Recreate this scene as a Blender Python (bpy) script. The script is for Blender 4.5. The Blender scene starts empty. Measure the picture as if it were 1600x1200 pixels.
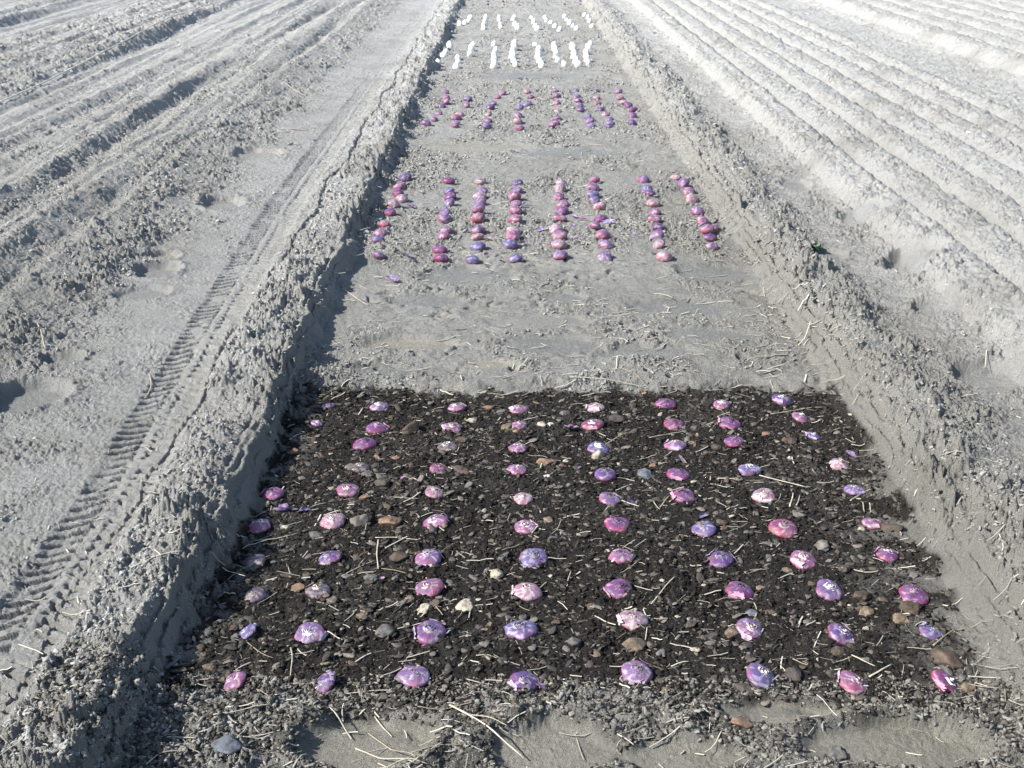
import bpy, math, numpy as np
from mathutils import Matrix, Vector

# ------------------------------------------------------------------ camera, sky, sun
H = 1.25
FPX = 1900.0                      # focal length in pixels of a 1600 px wide frame
PITCH = math.atan(770 / FPX)
CT, ST = math.cos(PITCH), math.sin(PITCH)
scene = bpy.context.scene
cam_d = bpy.data.cameras.new('camera'); cam = bpy.data.objects.new('camera', cam_d)
scene.collection.objects.link(cam)
cam.location = (0, 0, H); cam.rotation_euler = (math.pi / 2 - PITCH, 0, 0)
cam_d.sensor_width = 36; cam_d.lens = FPX / 1600 * 36
cam_d.clip_start = 0.05; cam_d.clip_end = 1000
scene.camera = cam

SUN_EL, SUN_AZ = math.radians(40), math.radians(-111)     # azimuth clockwise from the view direction
world = bpy.data.worlds.new('World'); scene.world = world; world.use_nodes = True
wn = world.node_tree; bg = wn.nodes['Background']
sky = wn.nodes.new('ShaderNodeTexSky'); sky.sky_type = 'NISHITA'; sky.sun_disc = False
sky.sun_elevation = SUN_EL; sky.sun_rotation = SUN_AZ % (2 * math.pi)
sky.air_density = 1.0; sky.dust_density = 1.0; sky.ozone_density = 1.0
wn.links.new(sky.outputs[0], bg.inputs[0]); bg.inputs[1].default_value = 0.10
sun_d = bpy.data.lights.new('sun', 'SUN'); sun = bpy.data.objects.new('sun', sun_d)
scene.collection.objects.link(sun)
sun_d.energy = 4.2; sun_d.angle = math.radians(0.53); sun_d.color = (1.0, 0.965, 0.90)
sdir = Vector((math.sin(SUN_AZ) * math.cos(SUN_EL), math.cos(SUN_AZ) * math.cos(SUN_EL), math.sin(SUN_EL)))
sun.rotation_euler = sdir.to_track_quat('Z', 'Y').to_euler()
sun.location = (-5, -2, 6)
scene.view_settings.view_transform = 'Standard'; scene.view_settings.look = 'None'
scene.view_settings.gamma = 1.0; scene.view_settings.exposure = 1.12

# ------------------------------------------------------------------ numeric helpers
def perm(seed):
    r = np.random.RandomState(seed); return r.permutation(4096), r.rand(4096) * 2 * np.pi
def ihash(ix, iy, p): return p[(p[ix & 4095] + iy) & 4095]
def perlin(x, y, seed=0):
    p, ang = perm(seed)
    x = np.asarray(x, dtype=np.float32); y = np.asarray(y, dtype=np.float32)
    gx, gy = np.cos(ang).astype(np.float32), np.sin(ang).astype(np.float32)
    ix = np.floor(x).astype(np.int32); iy = np.floor(y).astype(np.int32)
    fx = x - ix; fy = y - iy
    u = fx * fx * fx * (fx * (fx * 6 - 15) + 10); v = fy * fy * fy * (fy * (fy * 6 - 15) + 10)
    def g(dx, dy):
        h = ihash(ix + dx, iy + dy, p); return gx[h] * (fx - dx) + gy[h] * (fy - dy)
    a = g(0, 0) * (1 - u) + g(1, 0) * u; b = g(0, 1) * (1 - u) + g(1, 1) * u
    return (a * (1 - v) + b * v) * 1.5
def fbm(x, y, s, seed, n=3, gain=0.5):
    t = 0; a = 1.0
    for k in range(n): t = t + a * perlin(x / s + 17.3 * k, y / s - 9.1 * k, seed + k); s *= 0.48; a *= gain
    return t
def lumps(x, y, s, seed):
    """discrete irregular lumps: the height of the highest dome over each point, 0..1"""
    p, _ = perm(seed); r = np.random.RandomState(seed + 999); R = r.rand(5, 4096).astype(np.float32)
    wx = x / s + 0.30 * perlin(x / s * 1.9, y / s * 1.9, seed + 5)
    wy = y / s + 0.30 * perlin(x / s * 1.9, y / s * 1.9, seed + 6)
    wx = wx.astype(np.float32); wy = wy.astype(np.float32)
    ix = np.floor(wx).astype(np.int32); iy = np.floor(wy).astype(np.int32)
    best = np.zeros_like(wx)
    for dx in (-1, 0, 1):
        for dy in (-1, 0, 1):
            h = ihash(ix + dx, iy + dy, p)
            px = ix + dx + R[0][h] - wx; py = iy + dy + R[1][h] - wy
            el = 0.6 + 0.8 * R[4][h]
            d2 = (px * px * el + py * py / el) / (0.35 + 0.45 * R[2][h]) ** 2
            best = np.maximum(best, np.sqrt(np.clip(1 - d2, 0, 1)) * (0.25 + 0.75 * R[3][h]))
    return best
def sstep(a, b, x):
    t = np.clip((x - a) / (b - a), 0, 1); return t * t * (3 - 2 * t)
def px2w(x, y, z=0.0):
    """the place on a level plane that the photograph shows at a pixel"""
    v = y + 770 - 600
    return ((x - 800) * (H - z) / (CT * v), (H - z) * (CT * FPX - (y - 600) * ST) / (CT * v))

# ------------------------------------------------------------------ the lie of the land
PX = [-60, -7.2, -7.0, -6.3, -6.1, -5.0, -4.85, -4.25, -4.1, -3.30, -3.16, -3.06, -2.9, -2.62, -2.54, -2.46, -2.38, -2.22, -2.14, -2.06, -1.98, -1.90, -1.80, -1.72, -1.62, -1.54, -1.44, -1.36, -1.28,
      -0.96, -0.88, -0.80, -0.74, -0.69, -0.640, -0.615, -0.590, -0.575, -0.30, 0.70, 0.840, 0.862, 0.880, 0.91, 0.945, 0.985, 1.025, 1.08, 1.16, 1.27, 1.33, 1.40, 1.46,
      1.60, 2.66, 2.78, 2.9, 3.36, 3.46, 3.55, 7.2, 7.3, 7.8, 7.9, 60]
PZ = [.10, .10, .05, .05, .11, .11, .05, .05, .105, .11, .125, .065, .07, .075, .10, .10, .075, .085, .12, .12, .085, .085, .135, .130, .095, .110, .085, .068, .055,
      .056, .058, .066, .080, .090, .095, .072, .030, .004, 0, 0, .002, .020, .052, .085, .102, .108, .099, .086, .076, .072, .080, .088, .105,
      .10, .10, .06, .045, .045, .07, .09, .09, .05, .05, .09, .09]
AX = [-60, -5.0, -4.85, -4.25, -4.1, -3.1, -3.0, -2.6, -2.3, -2.1, -2.0, -1.74, -1.4, -1.28, -1.2, -0.93, -0.82, -0.76, -0.62, -0.58, -0.5, 0.84, 0.90, 1.0, 1.08, 1.15, 1.3, 1.45, 2.7, 2.8, 3.35, 3.45, 60]
AA = [.5, .5, .2, .2, .6, .7, .35, .35, .55, .45, .6, .5, .85, .55, .30, .24, .5, .95, .9, .7, .38, .40, .85, 1.0, .9, .45, .60, .46, .46, .32, .32, .46, .46]
# smooth trodden patches: pixel centre, pixel half axes, depth (m)
PRINTS = [(735, 432, 75, 15, .010), (665, 470, 60, 10, .008), (880, 468, 34, 10, .008), (1120, 428, 70, 13, .010), (1075, 482, 95, 13, .010),
          (1010, 552, 85, 13, .010), (640, 540, 75, 13, .012), (845, 505, 80, 12, .006), (600, 580, 60, 8, .008), (860, 540, 90, 12, .006),
          (1110, 525, 80, 9, .006), (760, 570, 45, 8, .007), (740, 232, 90, 9, .005), (900, 240, 90, 8, .005), (830, 120, 90, 6, .003),
          (575, 1152, 110, 50, .022), (865, 1165, 120, 42, .016), (1225, 1110, 105, 24, .012), (1400, 1165, 150, 40, .018), (1060, 1180, 105, 32, .012),
          (345, 318, 34, 11, .018), (243, 420, 34, 13, .020), (255, 398, 28, 8, .012), (45, 620, 58, 26, .022), (95, 560, 35, 12, .015), (220, 455, 45, 12, .012),
          (400, 240, 40, 9, .012), (1420, 430, 50, 15, .022), (1345, 355, 36, 10, .018), (1460, 495, 38, 13, .02), (1545, 600, 55, 22, .025), (1290, 410, 28, 10, .014), (1240, 300, 26, 8, .012)]
DARK_Y0, DARK_Y1 = px2w(800, 1092)[1], px2w(800, 611)[1]
HOLES = [(803, 578, 9, .030), (903, 436, 7, .025), (1050, 590, 10, .02), (870, 162, 5, .03), (1010, 585, 6, .02), (590, 575, 6, .02), (1160, 560, 12, .015)]
def land(X, Y, detail=True):
    X = np.asarray(X, dtype=np.float32); Y = np.asarray(Y, dtype=np.float32)
    w1 = perlin(X / .42, Y / .5, 1); w2 = perlin(X / .12, Y / .15, 2); w3 = perlin(X / .045, Y / .05, 3)
    inbed = sstep(-.66, -.60, X) * (1 - sstep(.86, .93, X))
    edge = np.exp(-((X + .62) / .12) ** 2) + .7 * np.exp(-((X - .93) / .15) ** 2)
    Xw = X + (.020 + .012 * edge) * w1 * np.where(X > 1.25, .45, 1) + (.008 + .014 * edge) * w2 + (.003 + .007 * edge) * w3
    z = np.interp(Xw, PX, PZ).astype(np.float32)
    A = np.interp(X + .03 * w1 + .02 * w2, AX, AA).astype(np.float32)
    fade = (1 - sstep(18, 24, np.abs(Y))) * (1 - sstep(9, 12, np.abs(X)))
    # ridges of the planted field on the right, and of the next one
    def rows(x0, n, per, h):
        t = (Xw - x0) / per; m = sstep(-.02, .03, t) * (1 - sstep(n - .03, n + .02, t))
        f = t - np.floor(t); return m * h * (1 - np.abs(2 * f - 1) ** 3.6)
    z = z * np.where((Xw > -.8) & (Xw < -.58), np.interp(Y, [2.0, 5], [.92, .80]), 1)
    right = rows(1.32, 7, .21, .052) * (1 - .1 * w1) + rows(3.46, 12, .30, .06) + rows(7.9, 12, .30, .055)
    z = z + right - .03 * np.exp(-((Xw - 1.74) / .018) ** 2)
    # faint drills on the left
    lf = sstep(-1.5, -1.6, X)
    z = z + lf * .026 * perlin(X / .10, Y / 3.0, 8) * (1 - sstep(-1.5, -1.4, X))
    wall = np.exp(-((X + .61) / .035) ** 2) + np.exp(-((X - .89) / .035) ** 2)
    z = z + .007 * wall * np.sin(2 * np.pi * z / .027 + 2.5 * w1) + .010 * wall * perlin(X / .02, Y / .11, 33) * sstep(.012, .03, z)
    zb = z
    # broad unevenness
    z = z + .010 * w1 * (1 - .7 * inbed) + .004 * fbm(X, Y, .2, 12, 2)
    z = z + (.022 * edge * perlin(X / .2, Y / .28, 14)) * (1 - inbed)
    # pale bed: a spade-cut step at the dark soil, and a gentle front
    yb = DARK_Y1 + .03 * perlin(X / .25, 0 * X, 21) + .018 * perlin(X / .06, Y / .06, 22)
    yf = DARK_Y0 + .05 * perlin(X / .30, 0 * X + 5, 23) + .03 * perlin(X / .07, Y / .07, 24)
    back = sstep(0, .035, Y - yb); front = sstep(0, .08, yf - Y)
    z = z + inbed * (.020 * back + .016 * front)
    z = z + inbed * back * .006 * perlin(X / .5, Y / .11, 26)         # raked across
    # dark mask
    xl = -.585 + .04 * w2 + .02 * w3; xr = .872 - .075 * sstep(2.3, 1.75, Y) + .03 * w2 + .02 * w3
    dark = (1 - sstep(-.030, .020, Y - yb + .03 * w3 + .02 * fbm(X, Y, .02, 97, 2))) * (1 - sstep(-.01, .03, yf - Y)) * sstep(-.02, .02, X - xl) * (1 - sstep(-.02, .02, X - xr))
    fm = sstep(.02, .14, yf - Y) * (1 - sstep(1.05, 1.3, np.abs(X - .1)))       # dark crumbs trodden into the front
    fn = sstep(-.12, .30, fbm(X, Y, .09, 91, 4))
    dark = np.maximum(dark, np.where(Y < yf + .01, sstep(-.66, -.5, X) * (1 - sstep(.9, 1.15, X)) * (.08 + .56 * fn) * (1 - .15 * fm), 0))
    side_mix = sstep(.60, .86, X) * sstep(0, .2, yb - .25 - Y) * sstep(0, .35, yb - .3 - Y)      # sand spilt over the right edge of the soil
    dark = dark * (1 - .75 * side_mix * sstep(.0, .35, fbm(X, Y, .10, 93, 4) + .25 * side_mix))
    dark = dark * (1 - .7 * (1 - sstep(-.56, -.44, X)) * sstep(-.1, .3, fbm(X, Y, .06, 95, 3)))
    dark = dark * (1 - sstep(.014, .030, zb))
    sm = np.zeros_like(z); warm = np.zeros_like(z)
    for (cx, cy, ax, ay, dep) in PRINTS:
        zz = .062 if (cx < 480 or cx > 1200) and cy < 700 else .015
        X0, Y0 = px2w(cx, cy, zz); sx = abs(px2w(cx + ax, cy, zz)[0] - X0); sy = abs(px2w(cx, cy - ay, zz)[1] - px2w(cx, cy + ay, zz)[1]) / 2
        near = (np.abs(X - X0) < 2 * sx) & (np.abs(Y - Y0) < 2 * sy)
        if not near.any(): continue
        d = np.sqrt(((X[near] - X0) / sx) ** 2 + ((Y[near] - Y0) / sy) ** 2) + .22 * w2[near] + .10 * w3[near]
        m = 1 - sstep(.75, 1.1, d); rim = np.exp(-((d - 1.15) / .16) ** 2)
        z[near] += -dep * m + .35 * dep * rim; sm[near] = np.maximum(sm[near], m)
        warm[near] = warm[near] * (1 - m) + m * (.65 if cy > 1000 else math.sin(cx * 1.7 + cy) if cx < 900 else -.7)
    for (cx, cy, a, dep) in HOLES:
        X0, Y0 = px2w(cx, cy, .015); s = a * (H) / (CT * (cy + 170))
        d = np.sqrt(((X - X0) / s) ** 2 + ((Y - Y0) / (s * 1.3)) ** 2) + .4 * w3
        z = z - dep * (1 - sstep(.4, 1.0, d))
    dark = dark * (1 - .75 * sm)
    # bed surface: trodden flats alternate with crumbly stretches
    patch = sstep(-.25, .35, fbm(X, Y * .55, .30, 31, 2) + .1)
    A = A * np.where((X < -1.36) & (X > -3), .75, 1)
    A = A * np.where(inbed > .5, .35 + 1.3 * patch * (1 - .35 * dark) + .5 * dark, .75 + .5 * patch) * (1 - .82 * sm)
    yw = (Y > px2w(800, 575)[1]) & (Y < px2w(800, 412)[1]); A = A * np.where(yw & (inbed > .5), .55, 1)
    path = sstep(-1.36, -1.26, X) * (1 - sstep(-.95, -.86, X)) + sstep(1.12, 1.2, X) * (1 - sstep(1.28, 1.36, X))
    sm = np.maximum(sm, path * .8)
    A = A + .35 * sstep(2.7, 1.9, Y) * sstep(-.7, -.8, X) * (1 - .9 * sm) * np.clip(.6 + fbm(X, Y, .15, 44, 2), 0, 1.4)
    # tyre prints with lugs on the left path
    tc = np.interp(Y, [1.5, 2.2, 3.2, 5.0, 16], [-.845, -.835, -.875, -.93, -.93]) + .010 * w1
    dx = X - tc; fadeT = sstep(-.45, .0, perlin(X * 0 + 3, Y / .8, 41) + .45) * np.interp(Y, [1.2, 6, 9], [1, 1, .25])
    lug = sstep(.1, .5, np.sin(2 * np.pi * (Y / .038 + .9 * np.abs(dx) / .06)))
    side = sstep(.012, .018, np.abs(dx)) * (1 - sstep(.070, .088, np.abs(dx)))
    rail = np.exp(-((np.abs(dx) - .014) / .005) ** 2) * sstep(0, .4, np.sin(2 * np.pi * Y / .034))
    brk = sstep(-.60, .12, w2 + .8 * w3 + .15) * (1.05 + .35 * w1)
    z = z - fadeT * (.0105 * side * lug * brk + .0115 * rail * brk + .004 * (1 - sstep(.06, .085, np.abs(dx))))
    A = A * (1 - .6 * fadeT * (1 - sstep(.06, .09, np.abs(dx))))
    # scalloped lug marks along the right path
    mR = sstep(1.10, 1.20, X) * (1 - sstep(1.36, 1.44, X)) * np.interp(Y, [3, 4, 14], [.35, 1, 1])
    z = z + mR * .017 * np.abs(np.sin(np.pi * (Y / .095 + 2.1 * (X - 1.2) + .35 * w2))) ** .7
    if detail:
        lfc = sstep(-1.2, -1.4, X)
        A = A * (1 - .45 * dark)
        def bil(sc, sd): return np.abs(perlin(X / sc + .6 * w3, Y / sc, sd)) * 1.6
        c = .013 * lumps(X, Y, .058, 51) * sstep(.6, 1.1, A) + .009 * lumps(X, Y, .027, 52) + .006 * lumps(X, Y, .0135, 53) \
            + (.008 + .010 * lfc) * bil(.075, 55) + .0080 * bil(.030, 56) + .0080 * bil(.015, 57) + .0060 * bil(.008, 58) - .009
        c = c * (.55 + .9 * sstep(-.3, .4, fbm(X, Y, .13, 59, 2)))
        z = z + fade * A * c
        z = z + fade * (.0009 * fbm(X, Y, .011, 61, 2) + .0048 * A * np.abs(fbm(X, Y, .024, 67, 3))) + fade * .0035 * (1 - sm) * fbm(X, Y, .05, 63, 3)
        z = z - fade * inbed * (1 - dark) * .010 * sstep(.62, .95, 1 - np.abs(fbm(X * .8, Y * 1.3, .16, 66, 3)) * 2.2) * (1 - sm) * sstep(-.1, .4, fbm(X, Y, .4, 69, 1))
        # cracked crust of the sown ridges
        ck = lumps(X, Y * .8, .075, 71); rr = sstep(1.2, 1.36, X)
        z = z + fade * rr * (.009 * ck + .008 * lumps(X, Y, .035, 72) + .006 * bil(.05, 73))
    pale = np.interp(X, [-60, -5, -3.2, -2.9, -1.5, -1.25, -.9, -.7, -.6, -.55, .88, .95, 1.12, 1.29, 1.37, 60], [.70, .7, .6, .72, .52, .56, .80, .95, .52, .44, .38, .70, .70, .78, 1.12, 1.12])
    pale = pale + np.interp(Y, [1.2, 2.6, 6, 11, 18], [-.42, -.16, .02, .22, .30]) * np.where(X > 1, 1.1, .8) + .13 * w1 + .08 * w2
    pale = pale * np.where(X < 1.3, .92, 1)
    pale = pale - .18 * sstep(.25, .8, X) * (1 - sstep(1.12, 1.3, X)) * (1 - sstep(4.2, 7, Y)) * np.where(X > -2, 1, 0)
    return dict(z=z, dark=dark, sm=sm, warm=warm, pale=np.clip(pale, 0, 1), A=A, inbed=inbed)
def ground_z(x, y, detail=True):
    return land(np.atleast_1d(np.asarray(x, float)), np.atleast_1d(np.asarray(y, float)), detail)['z']

# ------------------------------------------------------------------ materials
def new_mat(name):
    m = bpy.data.materials.new(name); m.use_nodes = True; nt = m.node_tree
    return m, nt, nt.nodes['Principled BSDF']
def node(nt, typ, **kw):
    n = nt.nodes.new(typ)
    for k, v in kw.items(): setattr(n, k, v)
    return n
def mixc(nt, fac, a, b, blend='MIX'):
    n = node(nt, 'ShaderNodeMix', data_type='RGBA', blend_type=blend)
    for sock, val in ((n.inputs[0], fac), (n.inputs[6], a), (n.inputs[7], b)):
        if isinstance(val, (int, float)): sock.default_value = val
        elif isinstance(val, tuple): sock.default_value = val + (1,)
        else: nt.links.new(val, sock)
    return n.outputs[2]
def noise(nt, scale, detail=4, rough=.6, vec=None):
    n = node(nt, 'ShaderNodeTexNoise'); n.inputs['Scale'].default_value = scale
    n.inputs['Detail'].default_value = detail; n.inputs['Roughness'].default_value = rough
    if vec is not None: nt.links.new(vec, n.inputs['Vector'])
    return n.outputs['Fac']
def ramp(nt, fac, lo, hi, a=0.0, b=1.0):
    n = node(nt, 'ShaderNodeMapRange'); nt.links.new(fac, n.inputs[0])
    n.inputs[1].default_value = lo; n.inputs[2].default_value = hi; n.inputs[3].default_value = a; n.inputs[4].default_value = b
    return n.outputs[0]
def bump(nt, b, h, dist, strength=1.0, prev=None):
    n = node(nt, 'ShaderNodeBump'); n.inputs['Distance'].default_value = dist; n.inputs['Strength'].default_value = strength
    nt.links.new(h, n.inputs['Height'])
    if prev is not None: nt.links.new(prev, n.inputs['Normal'])
    nt.links.new(n.outputs[0], b.inputs['Normal']); return n.outputs[0]

def ground_material():
    m, nt, b = new_mat('sandy_soil')
    co = node(nt, 'ShaderNodeTexCoord').outputs['Object']
    at = {k: node(nt, 'ShaderNodeAttribute', attribute_name=k).outputs['Fac'] for k in ('dark', 'pale', 'warm', 'smooth')}
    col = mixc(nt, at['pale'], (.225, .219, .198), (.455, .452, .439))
    col = mixc(nt, ramp(nt, noise(nt, 9, 5, .65, co), .35, .7, 0, .35), col, (.35, .335, .285))
    col = mixc(nt, ramp(nt, noise(nt, 2.3, 6, .7, co), .50, .70, 0, .45), col, (.185, .172, .145))
    wm = node(nt, 'ShaderNodeMath', operation='MULTIPLY'); nt.links.new(at['warm'], wm.inputs[0]); wm.inputs[1].default_value = .55; wm.use_clamp = True
    wc = node(nt, 'ShaderNodeMath', operation='MULTIPLY'); nt.links.new(at['warm'], wc.inputs[0]); wc.inputs[1].default_value = -.38; wc.use_clamp = True
    col = mixc(nt, wc.outputs[0], col, (.175, .19, .20))
    col = mixc(nt, wm.outputs[0], col, (.37, .345, .265))
    grain = ramp(nt, noise(nt, 420, 3, .7, co), .3, .7, .78, 1.18)
    g = node(nt, 'ShaderNodeCombineColor'); [nt.links.new(grain, g.inputs[k]) for k in range(3)]
    col = mixc(nt, 1.0, col, g.outputs[0], 'MULTIPLY')
    dk = mixc(nt, ramp(nt, noise(nt, 70, 6, .75, co), .40, .68), (.012, .0105, .0095), (.042, .036, .030))
    dk = mixc(nt, ramp(nt, noise(nt, 300, 3, .6, co), .63, .70), dk, (.11, .10, .085))
    dk = mixc(nt, ramp(nt, noise(nt, 5, 3, .6, co), .52, .72, 0, .35), dk, (.12, .115, .10))
    col = mixc(nt, at['dark'], col, dk)
    nt.links.new(col, b.inputs['Base Color']); nt.links.new(ramp(nt, at['smooth'], 0, 1, .94, .66), b.inputs['Roughness'])
    b.inputs['Specular IOR Level'].default_value = .25
    n0 = bump(nt, b, noise(nt, 45, 7, .75, co), .014, 1.0)
    n1 = bump(nt, b, noise(nt, 150, 5, .75, co), .009, 1.0, n0)
    bump(nt, b, noise(nt, 520, 3, .7, co), .003, .9, n1)
    return m
def tint_material(name, rough=.8, nscale=500, amt=.35, bd=.0008, spec=.3, coat=0):
    m, nt, b = new_mat(name)
    co = node(nt, 'ShaderNodeTexCoord').outputs['Object']
    at = node(nt, 'ShaderNodeAttribute', attribute_name='tint').outputs['Color']
    g = ramp(nt, noise(nt, nscale, 4, .7, co), .3, .7, 1 - amt, 1 + amt)
    cc = node(nt, 'ShaderNodeCombineColor'); [nt.links.new(g, cc.inputs[k]) for k in range(3)]
    nt.links.new(mixc(nt, 1.0, at, cc.outputs[0], 'MULTIPLY'), b.inputs['Base Color'])
    b.inputs['Roughness'].default_value = rough; b.inputs['Specular IOR Level'].default_value = spec
    b.inputs['Coat Weight'].default_value = coat; b.inputs['Coat Roughness'].default_value = .3
    bump(nt, b, noise(nt, nscale * .7, 4, .7, co), bd, .7)
    return m
M_ground = ground_material()
M_bulb = tint_material('bulb_skin', .48, 420, .30, .0018, .4, .15)
M_paper = tint_material('papery_scale', .65, 600, .3, .0008, .3)
M_stone = tint_material('stone', .75, 260, .38, .0014, .35)
M_soilbit = tint_material('soil_crumb', .95, 380, .25, .0012, .2)
M_straw = tint_material('dry_straw', .6, 700, .22, .0003, .35)
M_leaf = tint_material('green_leaf', .55, 500, .2, .0003, .4)
M_cord = tint_material('twine', .8, 900, .2, .0005, .3)

# ------------------------------------------------------------------ mesh helpers
col_main = scene.collection
def make_mesh(name, V, F, mat, tint=None, smooth=True, attrs=None):
    """V (n,3); F (m,3) or (m,4) array; tint (n,3)"""
    V = np.asarray(V, np.float32); F = np.asarray(F, np.int32)
    me = bpy.data.meshes.new(name); k = F.shape[1]
    me.vertices.add(len(V)); me.vertices.foreach_set('co', V.ravel())
    me.loops.add(F.size); me.loops.foreach_set('vertex_index', F.ravel())
    me.polygons.add(len(F)); me.polygons.foreach_set('loop_start', np.arange(0, F.size, k, dtype=np.int32))
    if smooth: me.polygons.foreach_set('use_smooth', np.ones(len(F), bool))
    me.update(calc_edges=True)
    if tint is not None:
        c = me.color_attributes.new('tint', 'FLOAT_COLOR', 'POINT')
        a = np.ones((len(V), 4), np.float32); a[:, :3] = tint; c.data.foreach_set('color', a.ravel())
    for k2, v in (attrs or {}).items():
        at = me.attributes.new(k2, 'FLOAT', 'POINT'); at.data.foreach_set('value', np.asarray(v, np.float32).ravel())
    me.materials.append(mat); return me
def link(name, me, parent=None, loc=None):
    o = bpy.data.objects.new(name, me); col_main.objects.link(o)
    if parent: o.parent = parent
    if loc is not None: o.location = loc
    return o
def tag(o, label=None, cat=None, group=None, kind=None):
    if label: o['label'] = label
    if cat: o['category'] = cat
    if group: o['group'] = group
    if kind: o['kind'] = kind
    return o
def empty(name, loc):
    o = bpy.data.objects.new(name, None); o.empty_display_size = .02; col_main.objects.link(o); o.location = loc; return o
def ico(sub):
    t = (1 + 5 ** .5) / 2
    V = [(-1, t, 0), (1, t, 0), (-1, -t, 0), (1, -t, 0), (0, -1, t), (0, 1, t), (0, -1, -t), (0, 1, -t), (t, 0, -1), (t, 0, 1), (-t, 0, -1), (-t, 0, 1)]
    F = [(0, 11, 5), (0, 5, 1), (0, 1, 7), (0, 7, 10), (0, 10, 11), (1, 5, 9), (5, 11, 4), (11, 10, 2), (10, 7, 6), (7, 1, 8), (3, 9, 4), (3, 4, 2), (3, 2, 6), (3, 6, 8), (3, 8, 9), (4, 9, 5), (2, 4, 11), (6, 2, 10), (8, 6, 7), (9, 8, 1)]
    V = [np.array(v, float) / np.linalg.norm(v) for v in V]
    for _ in range(sub):
        mid = {}; G = []
        def m(a, b):
            k = (min(a, b), max(a, b))
            if k not in mid: p = V[a] + V[b]; V.append(p / np.linalg.norm(p)); mid[k] = len(V) - 1
            return mid[k]
        for a, b, c in F:
            x, y, z = m(a, b), m(b, c), m(c, a); G += [(a, x, z), (b, y, x), (c, z, y), (x, y, z)]
        F = G
    return np.array(V), np.array(F)
ICO = {k: ico(k) for k in (0, 1, 2, 3)}
def noise3(P, s, rs, n=3):
    """smooth pseudo noise on points from a few random sinusoids"""
    t = np.zeros(len(P)); a = 1.0
    for k in range(n):
        for _ in range(4):
            d = rs.normal(size=3); d /= np.linalg.norm(d)
            t += a * .5 * np.sin(P @ d * s * (1.3 + rs.rand()) + rs.rand() * 6.28)
        s *= 2.1; a *= .5
    return t
def lump(sub, rs, rough=.18, angular=0.0):
    V, F = ICO[sub]; P = V.copy()
    r = 1 + rough * noise3(P, 2.2, rs)
    for _ in range(int(angular)):                                # cut flat facets
        d = rs.normal(size=3); d /= np.linalg.norm(d); c = .62 + .25 * rs.rand()
        proj = P @ d * r; r = np.where(proj > c, r * c / np.maximum(proj, 1e-6), r)
    return P * r[:, None], F
def rotz(P, a):
    c, s = np.cos(a), np.sin(a); Q = P.copy(); Q[..., 0] = c * P[..., 0] - s * P[..., 1]; Q[..., 1] = s * P[..., 0] + c * P[..., 1]; return Q
def scatter(name, X, Y, size, flat, cols, sub, seed, mat, sink=.25, rough=.22, ang=3, nproto=14, elong=(1, 1.7), smooth=False, zoff=None):
    """thousands of small lumps on the ground merged into one mesh"""
    rs = np.random.RandomState(seed); protos = [lump(sub, rs, rough, ang)[0] for _ in range(nproto)]; F = ICO[sub][1]
    n = len(X); idx = rs.randint(nproto, size=n); P = np.stack(protos)[idx]             # n,v,3
    el = rs.uniform(elong[0], elong[1], n)
    S = np.stack([size * el, size / np.sqrt(el), size * flat], 1)[:, None, :]
    P = P * S
    tx = rs.normal(0, .28, n)[:, None]; P[..., 2] += P[..., 0] * tx
    a = rs.rand(n)[:, None] * 6.283; c, s = np.cos(a), np.sin(a)
    Q = P.copy(); Q[..., 0] = c * P[..., 0] - s * P[..., 1]; Q[..., 1] = s * P[..., 0] + c * P[..., 1]
    z = ground_z(X, Y); Q[..., 0] += X[:, None]; Q[..., 1] += Y[:, None]
    Q[..., 2] += (z + size * flat * (1 - 2 * sink) + (0 if zoff is None else zoff))[:, None]
    nv = P.shape[1]; FF = (F[None] + (np.arange(n) * nv)[:, None, None]).reshape(-1, 3)
    T = np.repeat(cols, nv, axis=0)
    return link(name, make_mesh(name, Q.reshape(-1, 3), FF, mat, T, smooth))

# ------------------------------------------------------------------ ground sheet
def build_ground():
    t_of = lambda y: y * CT + H * ST
    ys = [1.25]
    while ys[-1] < 17.2: ys.append(ys[-1] + ROWF * t_of(ys[-1]) / 1216)
    ys = [-40, -15, -5, -1, .3, .8, 1.05, 1.18] + ys + [17.6, 18.5, 20, 23, 28, 36, 50, 80, 140, 260, 400]
    n = int(1024 * 1.26 / COLF); u = list(np.linspace(-1.26, 1.26, n))
    u = [-60, -25, -10, -5, -3, -2.2, -1.8, -1.5, -1.36, -1.3] + u + [1.3, 1.36, 1.5, 1.8, 2.2, 3, 5, 10, 25, 60]
    ys = np.array(ys, np.float32); u = np.array(u, np.float32)
    hw = t_of(np.clip(ys, 1.25, 17.2)) * 800 / FPX
    X = u[None, :] * hw[:, None]; Y = np.repeat(ys[:, None], len(u), 1)
    L = land(X.ravel(), Y.ravel())
    V = np.stack([X.ravel(), Y.ravel(), L['z']], 1)
    nr, nc = X.shape; i = np.arange(nr * nc).reshape(nr, nc)
    F = np.stack([i[:-1, :-1], i[:-1, 1:], i[1:, 1:], i[1:, :-1]], -1).reshape(-1, 4)
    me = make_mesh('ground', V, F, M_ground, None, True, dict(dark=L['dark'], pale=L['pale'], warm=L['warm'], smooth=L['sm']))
    tag(link('ground', me), kind='structure', label='pale sandy field soil with a sunken planting bed, wheel tracks and sown ridges')
ROWF, COLF = 1.4, 1.0
build_ground()

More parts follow.
